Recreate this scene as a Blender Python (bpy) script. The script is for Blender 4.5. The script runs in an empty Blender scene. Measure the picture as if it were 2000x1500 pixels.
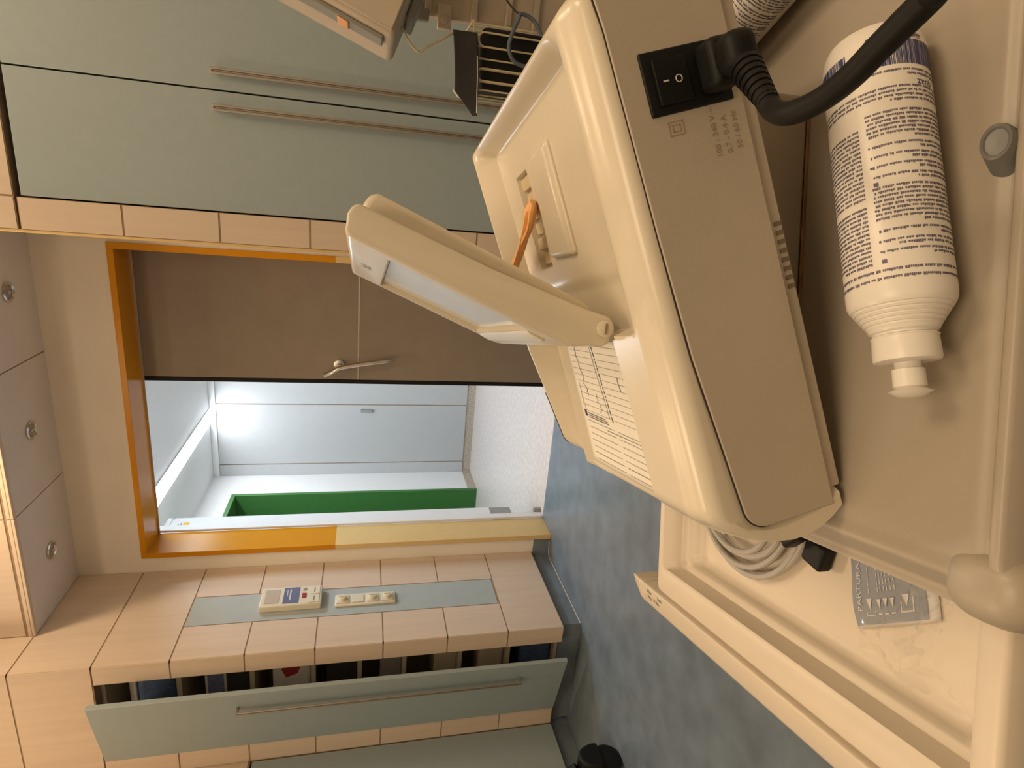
import bpy, bmesh, math, random
from mathutils import Vector, Matrix
R = math.radians
rnd = random.Random(7)
sc = bpy.context.scene
col = sc.collection

# ------------------------------------------------------------------ helpers
def lin(c):
    return tuple(((v/12.92) if v <= .04045 else ((v+.055)/1.055)**2.4) for v in c)

MATS = {}
def mat(name, rgb, rough=.5, metal=0., spec=.5, var=0., vscale=20., stretch=(1, 1, 1), bump=0., bscale=400.,
        coat=0., trans=0., emit=None, estr=0., alpha=1., ior=1.45, dark=None):
    """rgb is linear base colour; var = strength of procedural mottling"""
    if name in MATS: return MATS[name]
    m = bpy.data.materials.new(name); m.use_nodes = True
    nt = m.node_tree; N = nt.nodes; L = nt.links
    b = N['Principled BSDF']
    b.inputs['Base Color'].default_value = (*rgb, 1)
    b.inputs['Roughness'].default_value = rough
    b.inputs['Metallic'].default_value = metal
    b.inputs['Specular IOR Level'].default_value = spec
    b.inputs['Coat Weight'].default_value = coat
    b.inputs['Transmission Weight'].default_value = trans
    b.inputs['Alpha'].default_value = alpha
    b.inputs['IOR'].default_value = ior
    if emit:
        b.inputs['Emission Color'].default_value = (*emit, 1)
        b.inputs['Emission Strength'].default_value = estr
    tc = N.new('ShaderNodeTexCoord'); mp = N.new('ShaderNodeMapping')
    mp.inputs['Scale'].default_value = stretch
    L.new(tc.outputs['Object'], mp.inputs['Vector'])
    if var > 0:
        n = N.new('ShaderNodeTexNoise'); n.inputs['Scale'].default_value = vscale
        n.inputs['Detail'].default_value = 6
        L.new(mp.outputs['Vector'], n.inputs['Vector'])
        r = N.new('ShaderNodeValToRGB')
        d = dark or tuple(max(0, c*(1-var)) for c in rgb)
        l = tuple(min(1, c*(1+var*.6)) for c in rgb)
        r.color_ramp.elements[0].position = .3; r.color_ramp.elements[0].color = (*d, 1)
        r.color_ramp.elements[1].position = .7; r.color_ramp.elements[1].color = (*l, 1)
        L.new(n.outputs['Fac'], r.inputs['Fac'])
        L.new(r.outputs['Color'], b.inputs['Base Color'])
    if bump > 0:
        n2 = N.new('ShaderNodeTexNoise'); n2.inputs['Scale'].default_value = bscale
        n2.inputs['Detail'].default_value = 3
        L.new(tc.outputs['Object'], n2.inputs['Vector'])
        bp = N.new('ShaderNodeBump'); bp.inputs['Strength'].default_value = bump
        bp.inputs['Distance'].default_value = .001
        L.new(n2.outputs['Fac'], bp.inputs['Height'])
        L.new(bp.outputs['Normal'], b.inputs['Normal'])
    MATS[name] = m
    return m

class MB:
    """collects geometry; build() links it as ONE mesh object"""
    def __init__(s): s.v = []; s.f = []; s.mi = []; s.cur = 0
    def add(s, vs, fs):
        o = len(s.v); s.v += [tuple(p) for p in vs]
        s.f += [tuple(i+o for i in f) for f in fs]; s.mi += [s.cur]*len(fs); return s
    def box(s, a, b, M=None):
        x0, y0, z0 = a; x1, y1, z1 = b
        vs = [Vector(p) for p in ((x0,y0,z0),(x1,y0,z0),(x1,y1,z0),(x0,y1,z0),(x0,y0,z1),(x1,y0,z1),(x1,y1,z1),(x0,y1,z1))]
        if M: vs = [M @ v for v in vs]
        return s.add(vs, [(0,3,2,1),(4,5,6,7),(0,1,5,4),(1,2,6,5),(2,3,7,6),(3,0,4,7)])
    def prism(s, poly, fn, t0, t1):
        """extrude 2-D polygon; fn(u, v, t) -> point"""
        n = len(poly)
        vs = [fn(u, v, t0) for u, v in poly] + [fn(u, v, t1) for u, v in poly]
        fs = [tuple(range(n))[::-1], tuple(range(n, 2*n))] + [(i, (i+1) % n, n+(i+1) % n, n+i) for i in range(n)]
        return s.add(vs, fs)
    def tube(s, pts, r, n=12, cap=True, closed=False, flat=1.0):
        pts = [Vector(p) for p in pts]; k = len(pts)
        rr = r if isinstance(r, (list, tuple)) else [r]*k
        up = None; vs = []
        for i, p in enumerate(pts):
            if closed: t = pts[(i+1) % k]-pts[i-1]
            else: t = pts[min(i+1, k-1)]-pts[max(i-1, 0)]
            t.normalize()
            if up is None:
                up = Vector((0,0,1)) if abs(t.z) < .9 else Vector((1,0,0))
            a = (up - t*up.dot(t)); a.normalize(); up = a; b = t.cross(a)
            for j in range(n):
                q = 2*math.pi*j/n
                vs.append(p + a*(math.cos(q)*rr[i]*flat) + b*(math.sin(q)*rr[i]))
        fs = []
        for i in range(k if closed else k-1):
            for j in range(n):
                i2 = (i+1) % k
                fs.append((i*n+j, i*n+(j+1) % n, i2*n+(j+1) % n, i2*n+j))
        if cap and not closed:
            fs.append(tuple(range(n))[::-1]); fs.append(tuple((k-1)*n+j for j in range(n)))
        return s.add(vs, fs)
    def lathe(s, prof, fn=lambda x, y, z: Vector((x, y, z)), n=48, cap=True, sq=1.0):
        """prof: (radius, height)"""
        vs = []
        for r, h in prof:
            for j in range(n):
                q = 2*math.pi*j/n; vs.append(fn(r*math.cos(q), r*sq*math.sin(q), h))
        fs = []
        for i in range(len(prof)-1):
            for j in range(n):
                fs.append((i*n+j, i*n+(j+1) % n, (i+1)*n+(j+1) % n, (i+1)*n+j))
        if cap:
            fs.append(tuple(range(n))[::-1]); k = len(prof)-1; fs.append(tuple(k*n+j for j in range(n)))
        return s.add(vs, fs)
    def grid(s, P, nu, nv):
        vs = [P(i/nu, j/nv) for i in range(nu+1) for j in range(nv+1)]
        w = nv+1
        fs = [(i*w+j, (i+1)*w+j, (i+1)*w+j+1, i*w+j+1) for i in range(nu) for j in range(nv)]
        return s.add(vs, fs)
    def build(s, name, m, parent=None, bevel=0., seg=2, smooth=True, angle=35, fix=True, solid=0., sub=0):
        me = bpy.data.meshes.new(name); me.from_pydata(s.v, [], s.f)
        ms = m if isinstance(m, (list, tuple)) else [m]
        for q in ms: me.materials.append(q)
        if len(ms) > 1: me.polygons.foreach_set('material_index', s.mi)
        if fix:
            bm = bmesh.new(); bm.from_mesh(me); bmesh.ops.recalc_face_normals(bm, faces=bm.faces); bm.to_mesh(me); bm.free()
        if smooth:
            me.shade_smooth(); me.set_sharp_from_angle(angle=R(angle))
        me.update()
        o = bpy.data.objects.new(name, me); col.objects.link(o)
        if parent: o.parent = parent
        if solid:
            md = o.modifiers.new('thick', 'SOLIDIFY'); md.thickness = solid; md.offset = 0
        if sub:
            md = o.modifiers.new('sub', 'SUBSURF'); md.levels = sub; md.render_levels = sub
        if bevel:
            md = o.modifiers.new('bevel', 'BEVEL'); md.width = bevel; md.segments = seg; md.limit_method = 'ANGLE'
            md.angle_limit = R(40); md.harden_normals = False
        return o

def tag(o, label=None, cat=None, group=None, kind=None):
    if label: o['label'] = label
    if cat: o['category'] = cat
    if group: o['group'] = group
    if kind: o['kind'] = kind
    return o
def thing(name, label, cat, loc=(0,0,0), rot=(0,0,0), group=None):
    o = bpy.data.objects.new(name, None); col.objects.link(o)
    o.location = loc; o.rotation_euler = rot; o.empty_display_size = .05
    return tag(o, label, cat, group)
def struct(o, label=None):
    o['kind'] = 'structure'
    if label: o['label'] = label
    return o
def copy_tree(o, parent=None):
    c = o.copy(); col.objects.link(c); c.parent = parent
    for ch in o.children: copy_tree(ch, c)
    return c
def spline(pts, n=10):
    """Catmull-Rom through points"""
    P = [Vector(p) for p in pts]; P = [P[0]*2-P[1]] + P + [P[-1]*2-P[-2]]
    out = []
    for i in range(1, len(P)-2):
        p0, p1, p2, p3 = P[i-1:i+3]
        for k in range(n):
            t = k/n
            out.append(.5*((2*p1)+(p2-p0)*t+(2*p0-5*p1+4*p2-p3)*t*t+(3*p1-p0-3*p2+p3)*t**3))
    out.append(P[-2]); return out
def rrect(x0, y0, x1, y1, r, n=6):
    out = []
    for cx, cy, a in ((x1-r, y1-r, 0), (x0+r, y1-r, 90), (x0+r, y0+r, 180), (x1-r, y0+r, 270)):
        for k in range(n+1):
            q = R(a+90*k/n); out.append((cx+r*math.cos(q), cy+r*math.sin(q)))
    return out
def lettering(text, size, fn, m, parent, name='lettering', align='LEFT', ext=0.):
    """text laid with fn(u, v) -> point (flat mesh letters)"""
    cu = bpy.data.curves.new(name, 'FONT'); cu.body = text; cu.size = size; cu.align_x = align; cu.resolution_u = 3
    t = bpy.data.objects.new('tmp', cu); col.objects.link(t)
    dg = bpy.context.evaluated_depsgraph_get(); me = t.evaluated_get(dg).to_mesh()
    vs = [fn(v.co.x, v.co.y) for v in me.vertices]; fs = [tuple(p.vertices) for p in me.polygons]
    t.evaluated_get(dg).to_mesh_clear(); bpy.data.objects.remove(t); bpy.data.curves.remove(cu)
    b = MB(); b.add(vs, fs)
    return b.build(name, m, parent, smooth=False, fix=False)
def S(a, b, t):
    if a == b: return 1. if t >= b else 0.
    x = min(1, max(0, (t-a)/(b-a))); return x*x*(3-2*x)
def Lr(a, b, t):
    return min(1, max(0, (t-a)/(b-a)))

# ------------------------------------------------------------------ materials
WOOD = (.66, .535, .42)
m_wood = mat('light_wood_laminate', WOOD, .42, var=.055, vscale=1.5, stretch=(24, 24, 1.1))
m_joint = mat('joint_brown', (.34, .235, .145), .7, var=.2)
m_gap = mat('dark_gap', (.035, .028, .022), .8, var=.2)
m_plaster = mat('cream_plaster', (.84, .77, .67), .8, var=.03, vscale=6, bump=.15, bscale=300)
m_soffit = mat('white_ceiling_board', (.74, .69, .65), .75, var=.03, vscale=8)
m_green = mat('grey_green_laminate', (.33, .40, .42), .45, var=.03, vscale=30)
m_strip = mat('grey_blue_panel', (.40, .45, .45), .5, var=.03)
m_floor = mat('blue_linoleum', (.150, .186, .225), .28, var=.22, vscale=9, bump=.05, bscale=120)
m_skirt = mat('blue_grey_skirting', (.19, .235, .27), .5, var=.15, vscale=14)
m_weld = mat('pale_weld_line', (.5, .5, .46), .6, var=.1)
m_orange = mat('orange_yellow_paint', (.62, .255, .0012), .25, var=.03, spec=.3)
m_frameb = mat('beige_paint', (.70, .50, .22), .35, var=.03, spec=.3)
m_leaf = mat('taupe_door_laminate', (.27, .225, .18), .5, var=.05, vscale=12)
m_alu = mat('brushed_aluminium', (.66, .65, .63), .35, .9, var=.05, vscale=60)
m_handle = mat('grey_aluminium_profile', (.32, .29, .25), .42, .35, var=.05)
m_white = mat('white_paint', (.80, .80, .80), .45, var=.02)
m_whitew = mat('white_wall_paint', (.80, .80, .79), .6, var=.02)
m_doorw = mat('light_grey_paint', (.47, .475, .475), .45, var=.02)
m_corfloor = mat('speckled_pale_floor', (.58, .52, .49), .35, var=.16, vscale=34)
m_corskirt = mat('stone_skirting', (.50, .42, .34), .5, var=.25, vscale=50)
m_greenp = mat('green_paint', (.055, .185, .045), .4, var=.05)
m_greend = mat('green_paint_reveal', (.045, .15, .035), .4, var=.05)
m_lamp = mat('cool_lamp', (1, 1, 1), emit=(.88, .94, 1.0), estr=32)
m_black = mat('black_plastic', (.007, .007, .007), .5, var=.2, spec=.3)
m_rubber = mat('black_rubber', (.007, .007, .0065), .55, var=.2, spec=.3)
m_shell = mat('ivory_abs', (.66, .60, .485), .24, var=.015, vscale=40, bump=.05, bscale=900)
m_ventd = mat('vent_shadow', (.17, .14, .10), .7, var=.05)
m_panel = mat('beige_abs_panel', (.455, .40, .325), .5, var=.02, vscale=40, bump=.12, bscale=1400)
m_cart = mat('cart_abs', (.345, .30, .24), .38, var=.02, vscale=25, bump=.05, bscale=900)
m_cartl = mat('cart_abs_light', (.63, .555, .45), .35, var=.02, vscale=25)
m_paper = mat('chart_paper', (.76, .73, .66), .6, var=.02)
m_ink = mat('black_ink', (.05, .045, .045), .7, var=.1)
m_inkg = mat('grey_ink', (.20, .19, .18), .7, var=.1)
m_inkl = mat('light_grey_ink', (.36, .34, .31), .7, var=.1)
m_inkb = mat('blue_ink', (.045, .05, .16), .6, var=.1)
m_inkv = mat('violet_grey_ink', (.13, .12, .17), .6, var=.1)
m_bottle = mat('white_bottle_plastic', (.76, .725, .665), .32, var=.01, spec=.5)
m_bez = mat('ivory_abs_gloss', (.74, .70, .62), .18, var=.01, spec=.6)
m_glass = mat('lcd_glass_reflection', (.66, .67, .64), .12, var=.02, spec=.6)  # pale base colour paints the bright corridor reflection onto the dark screen
m_slot = mat('dim_slot_plastic', (.60, .50, .30), .3, var=.1)
m_tan = mat('orange_rubber_strap', (.88, .47, .18), .5, var=.12, vscale=120)
m_grey = mat('grey_plastic', (.30, .29, .28), .4, var=.05)
m_knob = mat('dark_grey_plastic', (.16, .16, .155), .4, var=.05)
m_cable = mat('grey_cable', (.40, .38, .35), .45, var=.05)
m_pack = mat('grey_foil_print', (.26, .28, .32), .4, var=.04)
m_packw = mat('white_print', (.62, .60, .58), .5, var=.04)
m_film = mat('clear_film', (.95, .93, .9), .06, trans=1.0, alpha=.15, ior=1.2, bump=.0)
m_screw = mat('steel_screw', (.5, .45, .36), .3, .6, var=.1)
m_cuff = mat('dark_grey_fabric', (.026, .025, .024), .8, var=.2, vscale=300)
m_wire = mat('ivory_coated_wire', (.55, .47, .30), .4, var=.05)
m_dev = mat('ivory_device', (.50, .43, .34), .45, var=.04)
m_devd = mat('grey_device_trim', (.25, .25, .22), .4, var=.05)
m_amber = mat('amber_lens', (.85, .42, .20), .3, var=.1)
m_blue = mat('blue_cloth', (.06, .10, .20), .8, var=.25, vscale=60)
m_dark = mat('dark_box_card', (.03, .03, .03), .7, var=.3)
m_red = mat('red_print', (.35, .03, .03), .5, var=.1)
m_yellow = mat('yellow_sticker', (.8, .5, .03), .5, var=.03)
m_chrome = mat('chrome_ring', (.6, .58, .55), .2, 1., var=.05)
m_lens = mat('frosted_lens', (.35, .33, .3), .3, var=.05)
m_inter = mat('cream_device', (.70, .66, .53), .4, var=.02)
m_lcd = mat('blue_display', (.16, .18, .32), .15, var=.2, vscale=60)
m_rust = mat('rusty_seam', (.28, .15, .05), .7, var=.3, vscale=80)
m_bluegrey = mat('blue_grey_hose', (.10, .12, .15), .6, var=.1)

# ------------------------------------------------------------------ room shell
Z1 = 2.95                      # main ceiling of the room
XL, XN = -1.986, -2.59         # left wall of the door bay, cabinet wall further left
Y1, Y2 = 2.2307, 2.868         # cabinet front plane, door wall plane
ZS = 2.415                     # lowered soffit in the door bay
T = .004
JZ = [.106, .385, .675, .968, 1.263, 1.552, 1.841, 2.13, 2.42, 2.71, Z1]

b = MB(); b.box((XN-.6, -2.2, -.1), (1.9, 3.04, 0)); struct(b.build('floor', m_floor))
b = MB(); b.box((XN-.6, -2.2, Z1), (1.9, 2.5, Z1+.1)); struct(b.build('ceiling', m_soffit))

G = .0062  # joint width
def tiles(b, quads, fn, t=None, gap=G):
    """raised laminate boards: quads (u0, v0, u1, v1) in wall coordinates"""
    t = T if t is None else t
    for u0, v0, u1, v1 in quads:
        g = gap/2
        pts = [(u0+g, v0+g), (u1-g, v0+g), (u1-g, v1-g), (u0+g, v1-g)]
        vs = [fn(u, v, 0) for u, v in pts] + [fn(u, v, t) for u, v in pts]
        b.add(vs, [(3,2,1,0),(4,5,6,7),(0,1,5,4),(1,2,6,5),(2,3,7,6),(3,0,4,7)])
T = .004
# wall_left : the side wall of the door bay (faces +x)
b = MB(); b.cur = 1
b.box((XL-.10, Y1+.014, .106), (XL-T+.002, Y2+.2, Z1))
b.cur = 0
q = [(Y1, JZ[0], Y2, JZ[1])]
ys, ye = 2.4376, 2.639
for i in range(1, 6):
    q += [(Y1, JZ[i], ys, JZ[i+1]), (ye, JZ[i], Y2, JZ[i+1])]
for i in range(6, 10): q.append((Y1, JZ[i], Y2, JZ[i+1]))
tiles(b, q, lambda u, v, t: Vector((XL-T+t, u, v)))
b.cur = 2
tiles(b, [(ys, JZ[1]+.006, ye, JZ[6])], lambda u, v, t: Vector((XL-T+t, u, v)), t=.0035)
struct(b.build('wall_left', [m_wood, m_joint, m_strip]))
# wall_front : cabinet front plane left of the bay with the cabinet opening
NX0, NX1 = -2.479, -2.077
b = MB(); b.cur = 1
F = lambda u, v, t: Vector((u, Y1+T-t, v))
b.box((NX1, Y1+T-.002, .106), (XL-.0125, Y1+.05, 2.13)); b.box((XN-.05, Y1+T-.002, .106), (NX0, Y1+.05, 2.13)); b.box((XN-.05, Y1+T-.002, 2.128), (XL-.0125, Y1+.05, Z1))
b.cur = 0
q = []
for i in range(0, 7): q += [(NX1, JZ[i], XL, JZ[i+1]), (XN, JZ[i], NX0, JZ[i+1])]
for i in range(7, 10): q += [(XN, JZ[i], XL, JZ[i+1])]
tiles(b, q, F)
struct(b.build('wall_front', [m_wood, m_joint]))
# bulkhead above the door bay
YB = 2.448
b = MB(); b.cur = 1
b.box((XL, YB+T-.002, ZS+.03), (1.9, YB+.05, Z1)); b.cur = 0
tiles(b, [(-1.42-.58*k if k else -1.42, ZS+.034, -1.42+.58*(k+1) if k >= 0 else 0, Z1) for k in range(1)], lambda u, v, t: Vector((u, YB+T-t, v)))
b.v.clear(); b.f.clear(); b.mi.clear(); b.cur = 1
b.box((XL, YB+T-.002, ZS+.02), (1.9, YB+.05, Z1)); b.cur = 0
xs = [XL, -1.42, -.84, -.26, .32, .90, 1.48, 1.9]
tiles(b, [(xs[i], ZS+.030, xs[i+1], Z1) for i in range(len(xs)-1)], lambda u, v, t: Vector((u, YB+T-t, v)))
for i in range(len(xs)-1):
    b.box((xs[i]+.002, YB-.002, ZS-.003), (xs[i+1]-.002, YB+.016, ZS+.008)); b.box((xs[i]+.002, YB-.0005, ZS+.0095), (xs[i+1]-.002, YB+.016, ZS+.024))
struct(b.build('trim_1', [m_wood, m_joint], bevel=.002), 'wood clad bulkhead above the door bay')
# soffit
b = MB(); b.cur = 0
xs = [XL, -1.42, -.84, -.26]
for i in range(3): b.box((xs[i]+.003, YB+.016, ZS), (xs[i+1]-.003, Y2, ZS+.02))
b.cur = 1; b.box((XL, YB+.016, ZS+.006), (-.2, Y2, ZS+.03))
struct(b.build('ceiling_soffit', [m_soffit, m_joint]), 'white panelled soffit over the door bay')
bpy.data.objects['ceiling_soffit'].name = 'ceiling_bay'
# door wall with opening
FX0, FX1, FZ = -1.899, -.354, 2.130
OX0, OX1, OZ = FX0+.028, FX1-.028, FZ-.026
b = MB()
b.box((XL-.1, Y2, .098), (FX0, Y2+.16, 2.6)); b.box((FX1, Y2, 0), (1.9, Y2+.16, 2.6)); b.box((FX0, Y2, FZ), (FX1, Y2+.16, 2.6))
struct(b.build('wall_back', m_plaster, smooth=False))
# right side of the bay, beside the wardrobe
b = MB(); b.box((-.262, Y1+.03, 0), (-.162, Y2, 2.6)); struct(b.build('wall_bay', m_plaster, smooth=False)).name = 'wall_right'
# front plane right : laminate filler beside the wardrobe and cladding over it
b = MB(); b.cur = 1
WX = -.155
b.box((-.257, Y1+T-.002, .106), (WX-.002, Y1+.03, 2.13)); b.box((-.257, Y1+T-.002, 2.136), (1.9, Y1+.03, Z1)); b.cur = 0
q = [(-.2575, JZ[i], WX, JZ[i+1]) for i in range(7)] + [(-.2575, JZ[i]+(.006 if i == 7 else 0), WX, JZ[i+1]) for i in range(7, 10)]
xs = [WX, .59, 1.335, 1.9]
for i in range(7, 10): q += [(xs[k], JZ[i]+(.006 if i == 7 else 0), xs[k+1], JZ[i+1]) for k in range(3)]
tiles(b, q, F)
struct(b.build('trim_2', [m_wood, m_joint]), 'wood laminate filler strip and cladding around the wardrobe')
b = MB(); b.tube([(-.2605, Y1+.006, .106), (-.2605, Y1+.006, Z1)], .0055, 10); struct(b.build('trim_3', m_frameb), 'pale edge profile of the filler strip')
# outer shell, out of view
b = MB(); b.box((1.9, -2.2, 0), (2.0, 3.0, Z1)); struct(b.build('wall_east', m_plaster, smooth=False))
b = MB(); b.box((XN-.6, -2.3, 0), (1.9, -2.2, Z1)); struct(b.build('wall_rear', m_plaster, smooth=False))
b = MB(); b.cur = 1; b.box((XN-.06, -2.2, 1.55), (XN-T+.002, Y1+.012, Z1)); b.cur = 0
yy = [-2.2, -1.2, -.6, 0, .6, 1.2, 1.8, Y1+.012]
tiles(b, [(yy[i], JZ[k] if k > 5 else 1.556, yy[i+1], JZ[k+1]) for i in range(7) for k in range(5, 10)], lambda u, v, t: Vector((XN-T+t, u, v)))
struct(b.build('wall_cabinet', [m_wood, m_joint])).name = 'wall_side'

# skirtings (coved linoleum, set back under the boards)
b = MB(); b.cur = 0
b.box((XL-.09, Y1+.045, 0), (XL-.026, Y2+.02, .106)); b.box((XL-.09, Y2-.0, 0), (FX0+.006, Y2+.02, .098))
b.cur = 1
b.tube([(XL-.024, Y1+.044, .003), (XL-.022, Y2-.06, .003), (XL-.012, Y2-.02, .003), (FX0-.02, Y2-.006, .003)], .003, 6)
struct(b.build('baseboard_left', [m_skirt, m_weld]))
b = MB(); b.box((XN-.02, Y1+.0452, 0), (XL-.0903, Y1+.10, .106)); struct(b.build('baseboard_front', m_skirt))
b = MB(); b.box((XN-.06, -2.2, 0), (XN-.035, Y1+.05, .10)); struct(b.build('baseboard_side', m_skirt))
b = MB(); b.box((-.262, Y1+.045, 0), (1.9, Y1+.09, .106)); struct(b.build('baseboard_right', m_skirt))

# ------------------------------------------------------------------ door frame and sliding leaf
YF = 3.04
d1 = struct(thing('door_1', 'open sliding door with orange-yellow steel frame', 'door')); del d1['category']
def frame_piece(b, pieces):
    for p in pieces: b.box(*p)
ZC = 1.206
b = MB()
frame_piece(b, [((FX0, Y2-.014, ZC), (OX0, YF, FZ)), ((OX1, Y2-.014, ZC), (FX1, YF, FZ)), ((OX0-.001, Y2-.0139, OZ), (OX1+.001, YF, FZ-.0001))])
b.build('frame_upper', m_orange, d1, bevel=.0015)
b = MB()
frame_piece(b, [((FX0, Y2-.014, .0), (OX0, YF, ZC)), ((OX1, Y2-.014, .0), (FX1, YF, ZC))])
tag(b.build('frame_lower', m_frameb, d1, bevel=.0015), 'beige lower part of the frame')
b = MB(); LX = -1.005
b.box((LX, YF+.004, .012), (-.2, YF+.044, 2.16)); b.build('door_leaf', m_leaf, d1, bevel=.002)
b = MB(); b.box((LX-.022, YF+.002, .012), (LX-.0003, YF+.046, 2.16)); b.build('edge_seal', m_rubber, d1, bevel=.003)
b = MB(); b.box((OX0, YF-.004, OZ-.008), (OX1, YF+.001, OZ+.01)); b.build('track_cover', m_alu, d1)
b = MB(); b.box((LX+.002, YF+.0025, 1.0975), (-.42, YF+.0041, 1.1055)); b.build('inlay_strip', m_alu, d1)
hd = MB(); hd.lathe([(.027, 0), (.027, .010), (.023, .013), (.014, .016), (.013, .048)], lambda x, y, z: Vector((-.925+x, YF+.004-z, 1.196+y)), 24)
ho = hd.build('rosette', m_alu, d1)
hb = MB(); hb.tube(spline([(-.967, YF-.048, 1.268), (-.950, YF-.052, 1.235), (-.925, YF-.052, 1.19), (-.902, YF-.050, 1.08), (-.884, YF-.040, .955), (-.880, YF-.03, .930)], 6), [.015]*26+[.012]*5, 12, flat=.7)
hb.build('lever', m_chrome, ho)
b = MB(); b.box((OX0+.0003, YF+.0005, .0), (OX0+.014, YF+.05, OZ+.02)); b.build('receiving_post', m_white, d1, bevel=.003)
b = MB(); b.box((OX0+.004, YF+.0505, .0), (OX0+.034, YF+.075, .045)); b.build('floor_stop', m_grey, d1, bevel=.004)

# ------------------------------------------------------------------ corridor beyond the door
CX, CY, CZ = -2.76, 5.45, 2.405
b = MB(); b.box((CX-.7, YF, -.1), (3.0, CY+.1, .0)); struct(b.build('floor_corridor', m_corfloor))
b = MB(); b.box((CX-.7, YF, CZ), (3.0, CY+.1, CZ+.1)); struct(b.build('ceiling_corridor', m_white, smooth=False))
b = MB(); b.box((CX-.7, CY, 0), (3.0, CY+.1, CZ)); struct(b.build('wall_corridor_end', m_doorw, smooth=False))
GY0, GY1, GZ = 4.05, 5.01, 2.145
b = MB(); b.box((CX-.1, GY1+.035, 0), (CX, CY, CZ)); b.box((CX-.1, YF, 0), (CX, GY0-.035, CZ)); b.box((CX-.1, GY0-.035, GZ+.035), (CX, GY1+.035, CZ))
b.box((CX-.62, GY0-.035, 0), (CX-.55, GY1+.035, CZ))
struct(b.build('wall_corridor_left', m_whitew, smooth=False))
b = MB(); b.box((3.0, YF, 0), (3.1, CY, CZ)); struct(b.build('wall_corridor_right', m_whitew, smooth=False))
b = MB(); b.box((CX, CY-.012, 0), (3.0, CY, .082)); b.box((CX, GY1+.035, 0), (CX+.012, CY-.012, .082)); struct(b.build('baseboard_corridor', m_corskirt))
b = MB(); b.box((CX, CY-.035, 2.352), (3.0, CY, CZ)); struct(b.build('trim_4', m_white, bevel=.004), 'white cornice along the corridor wall')
# panel door in the end wall
d2 = struct(thing('door_2', 'white flush door in the corridor end wall', 'door', (0, 0, 0))); del d2['category']
b = MB(); b.cur = 1; b.box((-2.66, CY-.014, .082), (-2.025, CY-.006, 2.352)); b.cur = 0
for x0, x1 in ((CX+.002, -2.648), (-2.638, -2.044), (-2.034, -.9)): b.box((x0, CY-.022, .084), (x1, CY-.010, 2.350))
b.build('panels', [m_doorw, m_joint], d2)
b = MB(); b.box((-2.11, CY-.05, .985), (-2.085, CY-.022, 1.095)); b.build('handle', m_grey, d2, bevel=.005)
# green recess
d3 = struct(thing('door_3', 'green lined doorway in the corridor side wall', 'door')); del d3['category']
b = MB()
b.box((CX-.55, GY1, 0), (CX+.018, GY1+.035, GZ+.035)); b.box((CX-.55, GY0-.035, 0), (CX+.018, GY0, GZ+.035)); b.box((CX-.55, GY0, GZ), (CX+.018, GY1, GZ+.035))
b.build('lining', m_greenp, d3, bevel=.002)
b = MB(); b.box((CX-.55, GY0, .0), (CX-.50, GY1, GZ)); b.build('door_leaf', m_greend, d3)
b = MB(); b.box((CX, 4.62, 2.235), (CX+.012, 4.68, 2.31)); tag(b.build('sign_plate', m_grey), 'small grey sign plate on corridor wall above green doorway', 'sign')
# tall slim white cabinet on the corridor side of the wall
wc = thing('slim_wall_cabinet', 'tall slim white wall cabinet with yellow sticker just beyond the doorway', 'cabinet')
b = MB(); b.box((-2.35, YF+.1, .275), (-1.95, 3.322, 2.105)); b.build('body', m_white, wc, bevel=.002)
b = MB(); b.box((-2.35, YF, 2.118), (-1.95, 3.322, 2.142)); b.box((-2.34, YF, 2.104), (-1.955, 3.317, 2.119)); b.build('lid', m_white, wc)
b = MB(); b.box((-2.35, YF, .139), (-1.951, 3.320, .2745)); bb = b.build('vent_box', m_grey, wc, bevel=.002)
b = MB()
for k in range(4): b.lathe([(.010, 0), (.010, .002)], lambda x, y, z, k=k: Vector((-1.951+z, 3.20, .170+.026*k) ) + Vector((0, x, y)), 16)
b.build('vent_hole', m_black, bb)
b = MB(); b.box((-1.9505, 3.243, 2.018), (-1.949, 3.268, 2.048)); b.build('sticker', m_yellow, wc)
b = MB(); b.box((-1.9505, 3.225, 2.055), (-1.949, 3.265, 2.062)); b.box((-1.9505, 3.225, 2.068), (-1.949, 3.25, 2.074)); b.build('print', m_inkl, wc)
# corridor lamps
def strip_lamp(x0, x1, y0, y1, label):
    t = thing('strip_light', label, 'light', (x0, y0, CZ))
    b = MB(); b.box((0, 0, -.010), (x1-x0, y1-y0, 0)); b.build('diffuser', m_lamp, t)
    b = MB(); b.box((x1-x0+.001, 0, -.006), (x1-x0+.010, y1-y0, 0)); b.box((-.010, 0, -.006), (-.001, y1-y0, 0)); b.build('housing', m_white, t)
strip_lamp(-2.215, -2.085, 3.15, 5.4149, 'glowing white strip light recessed in corridor ceiling')

# ------------------------------------------------------------------ downlights in the soffit
def downlight():
    t = thing('downlight', '', 'light', group='downlights in the white soffit')
    b = MB(); b.lathe([(.040, 0), (.040, -.006), (.034, -.009), (.029, -.006), (.027, 0)], n=32, cap=False); b.build('ring', m_chrome, t)
    b = MB(); b.lathe([(.0268, .0), (.018, -.004), (.0001, -.004)], n=24); b.build('lens', m_lens, t)
    b = MB(); b.box((-.004, -.012, -.008), (.004, .012, -.004)); b.build('lamp_pin', m_chrome, t)
    return t
d0 = downlight()
DL = [(-.548, 'recessed round downlight nearest the wardrobe side of the soffit'), (-1.126, 'middle one of the three round downlights in the soffit'), (-1.704, 'recessed round downlight in soffit nearest the wood-clad side wall')]
for i, (x, l) in enumerate(DL):
    o = d0 if i == 0 else copy_tree(d0)
    o.location = (x, 2.666, ZS); o['label'] = l

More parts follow.
